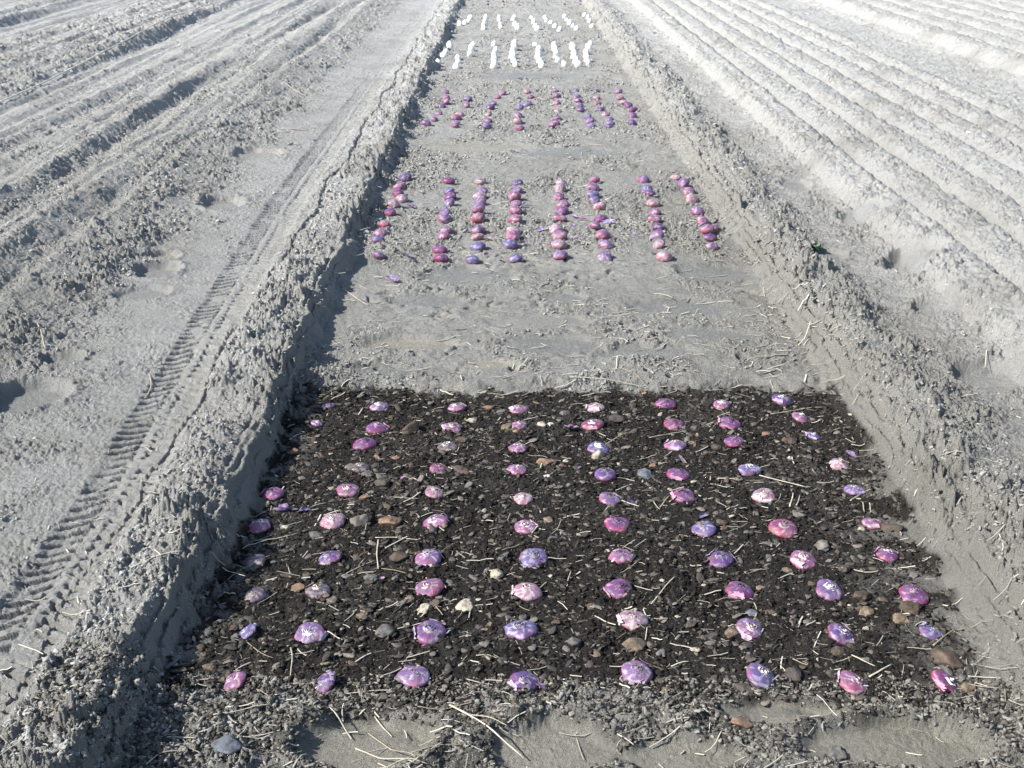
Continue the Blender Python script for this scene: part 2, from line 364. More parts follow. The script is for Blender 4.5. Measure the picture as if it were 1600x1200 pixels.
# ------------------------------------------------------------------ bulbs
PAL = {  # (low skin, top skin, pale papery patches, share of papery)
 'magenta':  ((.30, .028, .095), (.13, .042, .15), (.46, .28, .34), .16),
 'red':      ((.31, .035, .075), (.16, .045, .12), (.47, .31, .32), .16),
 'pink':     ((.36, .070, .14), (.19, .080, .18), (.50, .38, .40), .28),
 'rosy white': ((.40, .12, .17), (.24, .14, .20), (.54, .45, .45), .42),
 'lavender': ((.33, .070, .16), (.15, .085, .21), (.46, .38, .43), .28),
 'violet':   ((.23, .036, .12), (.085, .045, .16), (.37, .31, .37), .20),
 'blue-violet': ((.21, .065, .18), (.10, .08, .215), (.39, .36, .43), .28),
 'dusky':    ((.13, .04, .07), (.075, .055, .085), (.26, .22, .20), .38),
 'white':    ((.74, .72, .68), (.78, .77, .74), (.82, .81, .79), .3)}
TIPC = {'grey': (.20, .18, .17), 'beige': (.42, .36, .30), 'dark': (.07, .06, .07), 'pale': (.62, .56, .54)}
def bulb_form(a, rs, flat=.62, n=34, m=18, tip=.2):
    """profile of a hyacinth bulb lifted round a shaky circle; a = largest radius"""
    prof = [(.12, -.48), (.45, -.46), (.75, -.36), (.93, -.20), (1.0, -.03), (.985, .12), (.92, .26), (.81, .37), (.66, .46), (.50, .52), (.37, .56), (.28, .60), (.22, .64), (.10, .655), (.01, .65)]
    t = np.linspace(0, len(prof) - 1, m); R = np.interp(t, range(len(prof)), [p[0] for p in prof]); Z = np.interp(t, range(len(prof)), [p[1] for p in prof])
    th = np.arange(n) / n * 2 * np.pi; ph = rs.rand(4) * 6.28
    w = 1 + .045 * np.cos(2 * th + ph[0]) + .035 * np.cos(3 * th + ph[1]) + .02 * np.cos(5 * th + ph[2])
    zz = Z[:, None] * flat * 1.25 * np.ones(n)[None]
    rr = R[:, None] * w[None, :]
    fold = .007 * np.sin(th[None] * 11 + ph[3] + 2.2 * Z[:, None]) * np.clip(R[:, None], 0, 1)
    rr = rr * (1 + fold)
    P = np.stack([rr * np.cos(th), rr * np.sin(th), zz], -1).reshape(-1, 3)
    P = P * (1 + .035 * noise3(P, 3.0, rs, 3))[:, None]
    # shoulders sag to one side
    lean = rs.normal(0, .10, 2); P[:, 0] += lean[0] * np.clip(P[:, 2] + .1, 0, 1); P[:, 1] += lean[1] * np.clip(P[:, 2] + .1, 0, 1)
    i = np.arange(n * m).reshape(m, n); j = np.roll(i, -1, 1)
    F = np.stack([i[:-1], j[:-1], j[1:], i[1:]], -1).reshape(-1, 4)
    V = np.vstack([P, P[:n].mean(0), P[-n:].mean(0) - [0, 0, .05]])
    cap = [(n * m, j[0][k], i[0][k], i[0][k]) for k in range(0)]
    return V * a, F, n, m, th
def bulb_tint(V, n, m, kind, rs, a):
    lo, top, pap, share = [np.array(v) if not isinstance(v, float) else v for v in PAL[kind]]
    P = V / a; z = P[:, 2]
    th = np.arctan2(P[:, 1], P[:, 0])
    k = np.clip(.5 + (z - .10) * 2.4 + .28 * noise3(P, 2.0, rs, 3), 0, 1)[:, None]
    C = lo * (1 - k) + top * k
    Q = np.stack([np.cos(th) * 3.0, np.sin(th) * 3.0, z * 7.0], 1)
    f = noise3(Q, 1.9, rs, 5); thr = np.quantile(f, 1 - share)
    g = sstep(thr - .12, thr + .35, f)[:, None] * (.9 if kind == 'white' else .68)
    C = C * (1 - g) + pap * g
    s = noise3(np.stack([np.cos(th) * 9, np.sin(th) * 9, z * 1.5], 1), 2.2, rs, 3)
    C = C * (1 + .16 * s[:, None])
    d = sstep(.9, 1.5, noise3(P, 5, rs, 3))[:, None] * (0 if kind == 'white' else .8)
    C = C * (1 - d) + np.array([.16, .12, .10]) * d
    if kind != 'white': C = C * .84 + C.mean(1, keepdims=True) * .06
    return np.clip(C, .01, .92)
def tip_mesh(a, rs, tipk, flat):
    """dry papery neck: ragged rings of scales, darker in the middle"""
    V, F, T = [], [], []; c0 = np.array(TIPC[tipk])
    for ring, (r0, r1, hh) in enumerate([(.46, .36, .08), (.32, .26, .13), (.16, .11, .20)]):
        n = 14; base = len(V); off = rs.normal(0, .03, 2)
        for lev in range(3):
            for q in range(n):
                ang = q / n * 6.283; f = lev / 2
                r = (r0 * (1 - f) + r1 * f) * (1 + .12 * rs.normal()); z = (.56 * flat * 1.25 + hh * f * (.75 + .5 * rs.rand()) - .06)
                V.append(((r * math.cos(ang) + off[0]) * a, (r * math.sin(ang) + off[1]) * a, z * a))
                T.append(np.clip(c0 * (.6 + .9 * rs.rand()) * (1 + .3 * f), .02, .85))
        for lev in range(2):
            for q in range(n):
                F.append((base + lev * n + q, base + lev * n + (q + 1) % n, base + (lev + 1) * n + (q + 1) % n, base + (lev + 1) * n + q))
    return make_mesh('dry_tip', V, F, M_paper, np.array(T))
def flake_patch(a, rs, kind, flat, lift=.05, span=.9, up=.35):
    """a curl of loose skin standing off the flank"""
    th0 = rs.rand() * 6.28; nu, nv = 9, 6; V = []; T = []; pc = np.array(PAL[kind][2]) * (.9 + .25 * rs.rand()); tc = np.array(PAL[kind][1])
    rag = rs.normal(0, .08, (nu, nv)); z0 = rs.uniform(-.15, .25)
    for u in range(nu):
        for v in range(nv):
            th = th0 + span * (u / (nu - 1) - .5) + rag[u, v] * .6; zz = z0 + up * (v / (nv - 1)) + rag[u, v] * .35
            r = math.sqrt(max(.05, 1 - (zz / .75) ** 2)) * (1.02 + lift * (abs(u / (nu - 1) - .5) * 2) ** 2 * 3 + .05 * (v / (nv - 1)))
            V.append((r * math.cos(th) * a, r * math.sin(th) * a, zz * flat * 1.25 * a)); k = rs.rand() * .6; T.append(np.clip(pc * (1 - k) + tc * k, 0, .9))
    i = np.arange(nu * nv).reshape(nu, nv); F = np.stack([i[:-1, :-1], i[1:, :-1], i[1:, 1:], i[:-1, 1:]], -1).reshape(-1, 4)
    return make_mesh('loose_skin', V, F, M_paper, np.array(T))
def bulb_mesh(a, seed, kind, flat, n=34, m=18):
    rs = np.random.RandomState(seed); V, F, n, m, th = bulb_form(a, rs, flat, n, m)
    T = bulb_tint(V, n, m, kind, rs, a)
    return make_mesh('bulb_body', V, F, M_bulb, T)
def make_bulb(a, seed, kind, tipk='grey', flat=.62, parts=True, name='hyacinth_bulb'):
    rs = np.random.RandomState(seed + 7000); me = bulb_mesh(a, seed, kind, flat, *((34, 18) if parts else (20, 12)))
    if not parts:
        return link(name, me)
    r = empty(name, (0, 0, 0)); link('bulb_body', me, r); link('dry_tip', tip_mesh(a, rs, tipk, flat), r)
    for _ in range(rs.randint(1, 3)): link('loose_skin', flake_patch(a, rs, kind, flat), r)
    return r
ORD = ['first', 'second', 'third', 'fourth', 'fifth', 'sixth', 'seventh', 'eighth', 'ninth', 'tenth', 'eleventh', 'twelfth', 'thirteenth']
# rows of the dark bed from the front: x, y, width in the photograph, colour, tip, tilt (toward +x, toward viewer) in degrees, column
NEAR = [
 [(366,1056,44,'pink','beige',-25,5),(505,1059,50,'violet','beige',-38,8),(647,1048,53,'lavender','grey',0,6),(820,1058,52,'violet','grey',4,6),(995,1043,54,'lavender','grey',0,8),(1190,1046,58,'blue-violet','beige',28,6),(1335,1054,54,'pink','beige',18,8),(1479,1054,54,'magenta','pale',30,4)],
 [(385,978,38,'blue-violet','pale',-35,4),(484,980,54,'lavender','pale',-6,10),(673,980,53,'violet','grey',0,8),(814,971,54,'blue-violet','grey',0,2),(989,963,50,'rosy white','grey',5,6),(1172,970,51,'lavender','beige',14,10),(1316,979,50,'violet','pale',20,8),(1457,978,44,'blue-violet','grey',20,4)],
 [(397,922,42,'dusky','grey',-10,5),(497,917,43,'dusky','beige',4,0),(670,908,48,'pink','beige',-8,4),(823,917,48,'rosy white','beige',0,8),(968,912,46,'magenta','dark',2,10),(1156,912,46,'magenta','dark',8,6),(1296,912,50,'lavender','pale',16,8),(1428,917,50,'magenta','grey',6,4)],
 [(397,870,40,'dusky','grey',-12,4),(515,864,37,'violet','grey',-10,2),(669,861,46,'lavender','beige',0,6),(833,864,48,'blue-violet','grey',0,6),(970,863,42,'pink','dark',0,4),(1126,865,44,'violet','grey',-4,6),(1256,864,47,'pink','beige',12,8),(1386,859,38,'magenta','pale',5,2)],
 [(404,812,41,'pink','pale',-4,2),(520,806,43,'rosy white','pale',-5,5),(680,808,42,'pink','pale',-8,6),(821,814,38,'pink','pale',0,6),(965,811,42,'magenta','dark',0,4),(1100,816,41,'blue-violet','grey',-8,5),(1224,815,48,'red','grey',0,8),(1363,811,34,'pink','grey',4,2)],
 [(426,766,39,'magenta','dark',-4,2),(544,758,39,'pink','beige',0,3),(679,765,32,'rosy white','beige',8,4),(818,770,33,'rosy white','beige',0,2),(953,770,38,'lavender','dark',10,4),(1068,766,40,'magenta','dark',2,6),(1194,765,40,'rosy white','beige',0,5),(1335,759,34,'blue-violet','beige',2,0)],
 [(563,722,30,'dusky','beige',10,4),(685,726,30,'red','beige',10,5),(808,729,32,'pink','pale',2,5),(946,732,38,'violet','grey',0,4),(1060,730,38,'magenta','dark',6,0),(1171,724,38,'blue-violet','pale',0,0),(1312,717,36,'rosy white','beige',8,2)],
 [(570,687,38,'magenta','dark',-2,2),(699,688,34,'dusky','pale',0,2),(809,694,30,'pink','pale',0,2),(935,694,38,'blue-violet','pale',14,0),(1056,687,36,'lavender','beige',0,0),(1147,687,34,'magenta','grey',0,2),(1271,674,25,'blue-violet','pale',16,0)],
 [(495,657,20,'lavender','pale',14,0),(588,661,36,'magenta','beige',0,0),(706,662,31,'pink','beige',10,4),(810,657,26,'pink','pale',4,0),(926,658,37,'red','pale',-6,0),(1053,655,36,'red','dark',0,2),(1140,655,38,'magenta','dark',0,2),(1251,646,30,'pink','pale',16,0)],
 [(515,629,16,'violet','dark',0,0),(592,630,32,'lavender','pale',0,0),(713,631,29,'pink','beige',-6,0),(811,631,32,'pink','grey',2,0),(931,631,32,'rosy white','beige',-2,0),(1040,625,34,'magenta','dark',4,0),(1128,624,30,'pink','pale',0,0),(1222,617,34,'violet','pale',6,0)]]
LOOK = {'magenta': 'magenta', 'red': 'reddish pink', 'pink': 'pink', 'rosy white': 'rosy white', 'lavender': 'lavender pink', 'violet': 'deep violet', 'blue-violet': 'bluish violet', 'dusky': 'dull brownish purple'}
TIPL = {'grey': 'grey tip', 'beige': 'beige tip', 'dark': 'dark tip', 'pale': 'pale tip'}
NEARPOS = []       # (x, y, row, column) for the labels of stones and straws beside them
def build_near():
    for r, row in enumerate(NEAR):
        for c, (px, py, w, kind, tipk, tx, ty) in enumerate(row):
            a0 = .95 * w / 2 * (H / CT / (py + 170)); zc = .012
            X, Y = px2w(px, py + .13 * w, zc)
            X, Y = float(X), float(Y); q = np.linspace(0, 6.28, 9); g = float(np.percentile(ground_z(np.r_[X, X + .8 * a0 * np.cos(q)], np.r_[Y, Y + .8 * a0 * np.sin(q)]), 65))
            flat = .56 if r < 6 else .62
            o = make_bulb(a0 * .99, 100 + 13 * r + c * 3 + 1000 * r, kind, tipk, flat)
            o.location = (X, Y, g + a0 * .03)
            rs = np.random.RandomState(r * 50 + c)
            Rm = Matrix.Rotation(math.radians(tx), 4, 'Y') @ Matrix.Rotation(math.radians(ty), 4, 'X') @ Matrix.Rotation(rs.rand() * 6.28, 4, 'Z')
            o.rotation_euler = Rm.to_euler(); NEARPOS.append((X, Y, r, c))
            n = len(row)
            rowt = 'front row' if r == 0 else ('back row' if r == 9 else '%s row from front' % ORD[r])
            cp = '%s from left' % ORD[c] if c < (n + 1) // 2 else ('rightmost' if c == n - 1 else '%s from right' % ORD[n - 1 - c])
            if c == 0: cp = 'leftmost'
            tag(o, '%s bulb, %s, %s, %s on dark soil' % (LOOK[kind], TIPL[tipk], cp, rowt), 'bulb', 'bulbs set out on the dark soil')
build_near()

def lines(ox, oy, sc, L): return [[(ox + x * sc, oy + y * sc) for x, y in l] for l in L]
S2 = lines(560, 260, .1875, [
 [(390,108),(345,165),(330,225),(365,272),(295,335),(265,405),(225,495),(190,560),(165,625),(170,740)],
 [(755,125),(757,200),(765,250),(760,312),(720,388),(720,445),(730,530),(710,592),(680,675),(690,755)],
 [(1020,130),(1030,200),(1015,250),(1015,305),(1000,390),(1000,447),(1000,535),(990,600),(995,665),(955,765)],
 [(1325,135),(1315,200),(1305,255),(1315,320),(1310,375),(1310,450),(1295,535),(1290,600),(1265,655),(1310,765)]]) + lines(840, 260, .1875, [
 [(195,130),(185,195),(178,255),(210,315),(205,365),(190,440),(150,530),(185,597),(180,655),(190,745)],
 [(475,110),(465,182),(460,240),(480,298),(515,355),(520,437),(478,515),(545,592),(570,662),(560,750)],
 [(885,105),(910,180),(938,235),(960,295),(980,370),(978,437),(1010,512),(995,580),(1008,655),(1060,745)],
 [(1155,97),(1210,160),(1260,210),(1285,280),(1330,380),(1375,460),(1410,535),(1450,525),(1440,597),(1455,660)]])
S3 = lines(640, 120, .2375, [
 [(235,95),(240,135),(240,165),(215,190),(190,235),(165,275),(110,312)], [(385,150),(375,190),(330,245),(310,268),(305,300),(300,322)],
 [(610,100),(580,130),(550,165),(530,192),(515,250),(515,285),(510,330)], [(775,100),(800,135),(775,180),(725,210),(715,250),(715,290),(725,335)],
 [(960,95),(970,135),(970,172),(975,215),(970,270),(965,300),(940,330)], [(1095,85),(1105,125),(1110,160),(1120,190),(1125,212),(1170,258),(1185,290),(1195,325)],
 [(1230,92),(1230,130),(1235,170),(1255,205),(1290,238),(1320,275),(1320,302),(1310,328)], [(1375,95),(1385,130),(1405,165),(1440,190),(1470,220),(1465,260),(1465,305)]])
S4 = lines(600, 0, .275, [
 [(372,255),(375,272),(350,300),(340,320),(310,355)], [(508,255),(500,280),(490,312),(420,330),(422,350),(412,375)], [(625,255),(635,290),(628,312),(625,333),(628,355),(622,377)],
 [(740,255),(738,278),(732,300),(730,323),(738,345),(750,370)], [(862,255),(880,282),(880,305),(878,325),(885,350),(895,370)], [(967,255),(972,277),(982,297),(975,320),(988,345),(1027,368)],
 [(1070,255),(1075,277),(1080,300),(1080,327),(1092,350),(1105,368)], [(1172,248),(1162,272),(1147,298),(1150,318),(1155,340),(1162,360)]])
S5 = lines(600, 0, .275, [
 [(490,105),(480,120),(460,126),(430,135)], [(580,98),(575,118),(570,138),(568,158)], [(657,95),(658,113),(662,132),(664,150)], [(740,95),(736,112),(745,130),(754,148),(762,163)],
 [(838,98),(850,114),(852,130),(860,147),(872,162)], [(915,95),(925,115),(948,132),(973,147),(998,165)], [(1025,92),(1040,113),(1055,130),(1075,148),(1095,162)], [(1140,85),(1160,102),(1168,125),(1182,150)]])
# light violet bulbs of the last strip, mostly cut off by the frame
S6 = [[(738 + 24 * k, 6 - 6 * j) for j in range(3)] for k in range(8)]
def build_strip(S, wf, kinds, strip, group, seed, stand=.34, cat='bulb'):
    rs = np.random.RandomState(seed); protos = []
    n = len(S)
    for l, line in enumerate(S):
        for b, (px, py) in enumerate(line[::-1]):
            kind = kinds[rs.randint(len(kinds))]; a = wf / 2 * (.88 + .24 * rs.rand())
            if (l == 0 and False): a *= .72
            key = (kind, rs.randint(3)); src = next((p for p in protos if p[0] == key), None)
            if src is None:
                o = make_bulb(1.0, seed * 10 + len(protos), kind, 'pale', .74, parts=False, name='white_bulb' if kind == 'white' else 'hyacinth_bulb'); protos.append((key, o))
            else: o = src[1].copy(); col_main.objects.link(o)
            X, Y = px2w(px, py + 1.5, .03); g = float(ground_z([X], [Y])[0])
            o.scale = (a, a, a * rs.uniform(1.1, 1.4) * (1.9 if kind == 'white' else 1)); o.location = (float(X), float(Y), g + a * stand)
            o.rotation_euler = (rs.normal(0, .25), rs.normal(0, .25), rs.rand() * 6.28)
            lt = 'leftmost' if l == 0 else ('rightmost' if l == n - 1 else ('%s' % ORD[l] if l < 4 else '%s' % ORD[n - 1 - l])) + (' line' if l in (0, n - 1) else ' line from left' if l < 4 else ' line from right')
            bt = 'nearest' if b == 0 else ('farthest' if b == len(line) - 1 else '%s nearest' % ORD[b])
            tag(o, '%s bulb, %s in %s, %s' % (LOOK.get(kind, 'white peeled'), bt, lt, strip), cat, group)
KP = ['magenta', 'pink', 'pink', 'pink', 'rosy white', 'rosy white', 'lavender', 'lavender', 'lavender', 'blue-violet', 'blue-violet', 'violet']
build_strip(S2, .055, KP, 'pink strip behind dark soil', 'bulbs in the first strip on pale sand', 3)
build_strip(S3, .052, KP, 'far purple strip', 'bulbs in the second strip on pale sand', 4)
build_strip(S4, .052, ['white'], 'nearer white strip', 'white bulbs in the nearer strip', 5)
build_strip(S5, .050, ['white'], 'farther white strip', 'white bulbs in the farther strip', 6)
build_strip(S6, .034, ['lavender', 'violet', 'rosy white'], 'last strip at the top edge', 'faint violet bulbs at the top edge', 7)

# ------------------------------------------------------------------ where a thing lies, in words
def near_words(X, Y, used, base, maxn=3):
    d = sorted(NEARPOS, key=lambda p: (p[0] - X) ** 2 + ((p[1] - Y) * .8) ** 2)[:6]
    for p in d:
        dx, dy = X - p[0], Y - p[1]
        side = ('right of' if dx > 0 else 'left of') if abs(dx) > abs(dy) else ('behind' if dy > 0 else 'in front of')
        n = len(NEAR[p[2]]); c = p[3]
        cp = 'leftmost bulb' if c == 0 else ('rightmost bulb' if c == n - 1 else ('%s bulb from left' % ORD[c] if c < (n + 1) // 2 else '%s bulb from right' % ORD[n - 1 - c]))
        rt = 'front row' if p[2] == 0 else ('back row' if p[2] == 9 else '%s row from front' % ORD[p[2]])
        t = '%s %s %s, %s' % (base, side, cp, rt)
        if t not in used: used.add(t); return t
    return base
def surface(x, y, r=.004):
    g = ground_z([x, x + r, x - r, x, x], [y, y, y, y + r, y - r]); return float(g.max() * .4 + g.mean() * .6)

# ------------------------------------------------------------------ single stones: x, y, width, colour, flatness, shape
SC = {'tan': (.14, .105, .072), 'orange': (.18, .115, .075), 'brown': (.070, .050, .036), 'cream': (.30, .265, .205), 'white': (.46, .44, .40), 'grey': (.105, .10, .093), 'dark': (.055, .046, .040), 'greybrown': (.12, .105, .09), 'slate': (.10, .11, .13)}
SW = {'tan': 'tan', 'orange': 'orange', 'brown': 'brown', 'cream': 'cream', 'white': 'white', 'grey': 'grey', 'dark': 'dark', 'greybrown': 'grey-brown', 'slate': 'slate grey'}
STONES = [(620,710,19,'orange'),(570,775,22,'orange'),(609,811,42,'orange'),(597,752,30,'dark'),(642,669,36,'brown'),(737,651,22,'cream'),(720,731,34,'brown'),(460,704,20,'orange'),(549,727,26,'greybrown'),(573,737,22,'grey'),
 (724,682,28,'brown'),(562,813,36,'greybrown'),(492,829,22,'grey'),(622,867,36,'brown'),(695,821,13,'tan'),(449,817,14,'cream'),(792,663,23,'tan'),(846,660,17,'cream'),(861,662,13,'white'),(807,671,14,'orange'),
 (853,719,34,'orange'),(885,717,13,'cream'),(877,722,11,'orange'),(855,740,13,'white'),(857,810,18,'tan'),(964,654,32,'dark'),(955,785,16,'greybrown'),(935,709,26,'cream'),(1081,686,13,'orange'),(1086,746,15,'cream'),
 (835,835,11,'tan'),(884,641,24,'grey'),(784,638,22,'grey'),(762,632,18,'orange'),(1225,627,12,'orange'),(1197,677,18,'orange'),(1235,688,30,'brown'),(1121,695,20,'brown'),(1234,711,13,'cream'),(1128,811,20,'brown'),
 (1131,818,14,'orange'),(1392,823,44,'brown'),(1347,823,15,'cream'),(1251,803,24,'grey'),(1356,757,11,'orange'),(1286,849,28,'greybrown'),(577,899,30,'greybrown'),(663,947,26,'cream'),(725,940,32,'cream'),(757,977,14,'orange'),
 (767,970,12,'orange'),(897,1003,30,'grey'),(991,1008,46,'tan'),(1085,1014,22,'cream'),(600,984,36,'grey'),(1347,926,38,'brown'),(1355,949,30,'tan'),(1420,943,38,'brown'),(1411,961,34,'tan'),(1146,984,34,'tan'),
 (1240,1049,40,'dark'),(1354,975,14,'cream'),(1480,1027,56,'brown'),(1300,1045,26,'dark'),(1310,1010,28,'brown'),(1165,1069,38,'dark'),(1514,1069,28,'tan'),(1159,1138,42,'orange'),(1307,1169,36,'grey'),(1188,913,20,'tan'),
 (1230,884,20,'tan'),(1319,884,26,'dark'),(356,1180,56,'slate'),(465,914,26,'orange'),(411,926,28,'grey'),(294,1010,16,'grey'),(328,1040,26,'tan'),(446,818,18,'cream'),(494,830,24,'grey'),(580,900,26,'grey'),
 (562,1192,24,'grey'),(1079,970,24,'dark'),(541,896,20,'grey'),(640,930,18,'tan'),(566,958,22,'tan'),(519,937,20,'greybrown'),(1175,950,22,'slate'),(1110,1000,20,'greybrown'),(756,1000,22,'greybrown'),(690,705,16,'tan'),
 (1288,852,26,'slate'),(1140,780,12,'tan'),(1020,722,14,'orange'),(1010,735,30,'slate'),(860,895,10,'cream'),(775,895,26,'cream'),(1100,820,30,'greybrown'),(1035,905,12,'cream'),(905,830,10,'cream'),(700,1045,12,'tan'),(1250,700,8,'cream'),(1003,905,12,'greybrown')]
def build_stones():
    used = set()
    for k, (px, py, w, ck) in enumerate(STONES):
        rs = np.random.RandomState(500 + k); a = .92 * w / 2 * (H / CT / (py + 170)); X, Y = [float(q) for q in px2w(px, py, .012)]
        P, F = lump(3, rs, .16, 5 + rs.randint(6)); fl = .42 + .25 * rs.rand()
        P = P * np.array([1.0, .62 + .3 * rs.rand(), fl]); P = rotz(P, rs.normal(0, .35)); P *= a / np.abs(P[:, 0]).max()
        base = np.array(SC[ck]); nn = noise3(P / a, 3, rs, 3)[:, None]; n2 = sstep(.5, 1.2, noise3(P / a, 5, rs, 2))[:, None]
        T = base * (1 + .22 * nn) * (1 - .5 * n2) + np.array([.035, .03, .025]) * n2
        me = make_mesh('stone', P, F, M_stone, np.clip(T, .01, .85), True)
        nm = 'soil_clod' if ck == 'dark' else 'stone'
        o = link(nm, me, loc=(X, Y, surface(X, Y) + a * fl * .12)); o.rotation_euler = (rs.normal(0, .12), rs.normal(0, .12), 0)
        size = 'large' if w > 32 else ('small' if w < 18 else 'flat')
        what = 'clod of soil' if ck == 'dark' else ('chip' if w < 14 else 'stone')
        if py > 1085: lab = {356: 'large slate grey stone in the lower left corner below the bulbs', 1159: 'flat orange stone on the sand below the front bulbs', 1307: 'grey stone at the bottom edge right of centre', 562: 'small grey stone by the straws at the bottom edge'}[px]
        else: lab = near_words(X, Y, used, '%s %s %s' % (size, SW[ck], what))
        tag(o, lab, 'clod' if ck == 'dark' else 'stone', 'clods on the dark soil' if ck == 'dark' else 'stones on the dark soil')
build_stones()

# ------------------------------------------------------------------ straws
def straw_mesh(P0, P1, r, rs, bend=.06, name='straw', n=12, tint=(.62, .56, .44)):
    P0, P1 = np.array(P0), np.array(P1); d = P1 - P0; L = np.linalg.norm(d); nrm = np.array([-d[1], d[0]]) / max(L, 1e-6)
    t = np.linspace(0, 1, n); c = P0 + d * t[:, None] + nrm * (.5 * bend * L * np.sin(np.pi * t) * rs.normal() + .008 * L * np.sin(6.28 * t + rs.rand() * 6))[:, None]
    g = ground_z(c[:, 0], c[:, 1]); g2 = np.array([g[max(0, i - 2):i + 3].max() for i in range(n)])
    z = np.convolve(np.pad(g2, 2, mode='edge'), np.ones(5) / 5, 'valid') + r * .8 + .004 * rs.rand() * t
    V = []; T = []; prev = None; k = 6; flat = .45 + .4 * rs.rand()
    tang = np.gradient(c, axis=0); tang /= np.linalg.norm(tang, axis=1)[:, None]
    base = np.array(tint) * (.75 + .45 * rs.rand())
    for i in range(n):
        rr = r * (1 - .3 * t[i]) * (1 + .12 * rs.normal())
        for q in range(k):
            a = q / k * 6.283; V.append((c[i, 0] - tang[i, 1] * rr * math.cos(a), c[i, 1] + tang[i, 0] * rr * math.cos(a), z[i] + rr * flat * math.sin(a)))
            T.append(base * (.85 + .3 * rs.rand()))
    V = np.array(V); cen = V.mean(0); i = np.arange(n * k).reshape(n, k); j = np.roll(i, -1, 1)
    F = np.stack([i[:-1], j[:-1], j[1:], i[1:]], -1).reshape(-1, 4)
    F = np.vstack([F, [[0, 5, 4, 1], [1, 4, 3, 2], [(n - 1) * k, (n - 1) * k + 1, (n - 1) * k + 4, (n - 1) * k + 5], [(n - 1) * k + 1, (n - 1) * k + 2, (n - 1) * k + 3, (n - 1) * k + 4]]])
    return V - cen, F, np.clip(np.array(T) * .85, .02, .85), cen
STRAWS = [(650,1100,742,1091,5),(702,1099,819,1174,7),(725,1110,793,1138,4),(554,1149,650,1200,7),(575,1125,650,1192,5),(584,1102,612,1132,4),(515,1101,549,1136,5),(590,1183,668,1201,5),(642,1177,725,1168,3),(729,1050,770,1061,4),
 (1017,937,1055,898,4),(590,834,590,877,5),(594,874,635,885,4),(586,829,657,834,4),(511,977,534,988,4),(534,1072,612,1067,2),(744,1012,777,1022,4),(856,864,886,864,3),(886,904,892,883,4),(972,772,999,784,4),
 (1032,780,1047,765,5),(1049,1031,1077,1026,5),(609,765,654,771,3),(397,836,465,823,4),(345,913,420,864,3),(454,1001,454,1050,5),(540,885,585,865,3),(334,1125,424,1108,4),(268,1127,319,1147,4),(379,1162,424,1153,5),
 (371,1163,386,1140,5),(244,1146,289,1140,4),(386,997,427,1020,3),(266,855,300,861,5),(244,881,262,900,3),(206,900,289,892,2),(1465,962,1499,934,6),(1332,1014,1369,1031,5),(1307,1022,1332,1014,3),(1360,1046,1394,1029,7),
 (1240,1018,1264,1026,5),(1506,1042,1532,1037,3),(1508,1016,1570,1027,3),(1521,1009,1574,1014,3),(1579,1028,1579,1050,6),(1249,966,1256,952,8),(1259,964,1276,957,5),(901,1140,912,1174,4),(969,1147,1014,1131,4),(965,1147,990,1164,5),
 (1083,1091,1087,1110,4),(1030,1180,1055,1204,5),(946,687,982,670,4),(1014,676,1074,666,3),(560,642,567,632,6),(890,595,1010,599,3),(972,578,1006,599,4),(534,454,575,480,3),(1187,734,1259,756,4),(1330,775,1364,758,5),
 (1349,778,1352,790,5),(1360,777,1362,791,5),(1247,544,1266,527,4),(1122,739,1150,738,5),(710,362,759,350,3),(704,388,742,350,3),(640,340,668,344,2),(550,270,580,268,3),(226,614,234,580,5),(250,600,262,590,4),
 (60,510,72,545,5),(1205,638,1290,630,2),(1330,645,1345,640,3),(445,150,482,165,2),(440,214,482,215,3),(350,345,370,338,3),(400,1070,420,1085,3),(1020,770,1031,785,4),(1235,783,1240,765,5),(1245,784,1251,768,5),(680,934,692,952,4),(640,740,655,746,4)]
def build_straws():
    used = set(); seen = {}
    for k, (x0, y0, x1, y1, w) in enumerate(STRAWS):
        rs = np.random.RandomState(900 + k); zz = .02 if 330 < x0 < 1400 else .07
        A, B = px2w(x0, y0, zz), px2w(x1, y1, zz); r = w / 2 * .50 * (H / CT / ((y0 + y1) / 2 + 170)); r = max(r, .0012)
        tint = (.46, .42, .33) if k % 4 else (.32, .27, .19)
        V, F, T, cen = straw_mesh(A, B, r, rs, .05, tint=tint)
        o = link('straw', make_mesh('straw', V, F, M_straw, T), loc=[float(q) for q in cen])
        L = math.dist(A, B); my0 = (y0 + y1) / 2; wd = ('thick ' if w > 5 and my0 > 600 else '') + ('long' if L > .12 else 'short')
        my = (y0 + y1) / 2; mx = (x0 + x1) / 2
        if 600 < my < 1085 and 330 < mx < 1500: lab = near_words(cen[0], cen[1], used, '%s pale straw' % wd)
        else:
            zone = ('left wheel track' if mx < 330 and my > 250 else 'left clods' if mx < 500 else 'sand in front of the bulbs' if my > 1085 else 'right ridge' if mx > 1180 else 'pale sand behind the dark soil')
            base = '%s pale straw on the %s' % (wd, zone); seen.setdefault(base, []).append((mx, o)); lab = base
        tag(o, lab, 'straw', 'loose straws on the bed')
    for base, L in seen.items():
        L.sort(key=lambda q: q[0])
        for q, (mx, o) in enumerate(L):
            if len(L) > 1: o['label'] = base + ', ' + ('leftmost of them' if q == 0 else 'rightmost of them' if q == len(L) - 1 else '%s of them from left' % ORD[q])
build_straws()

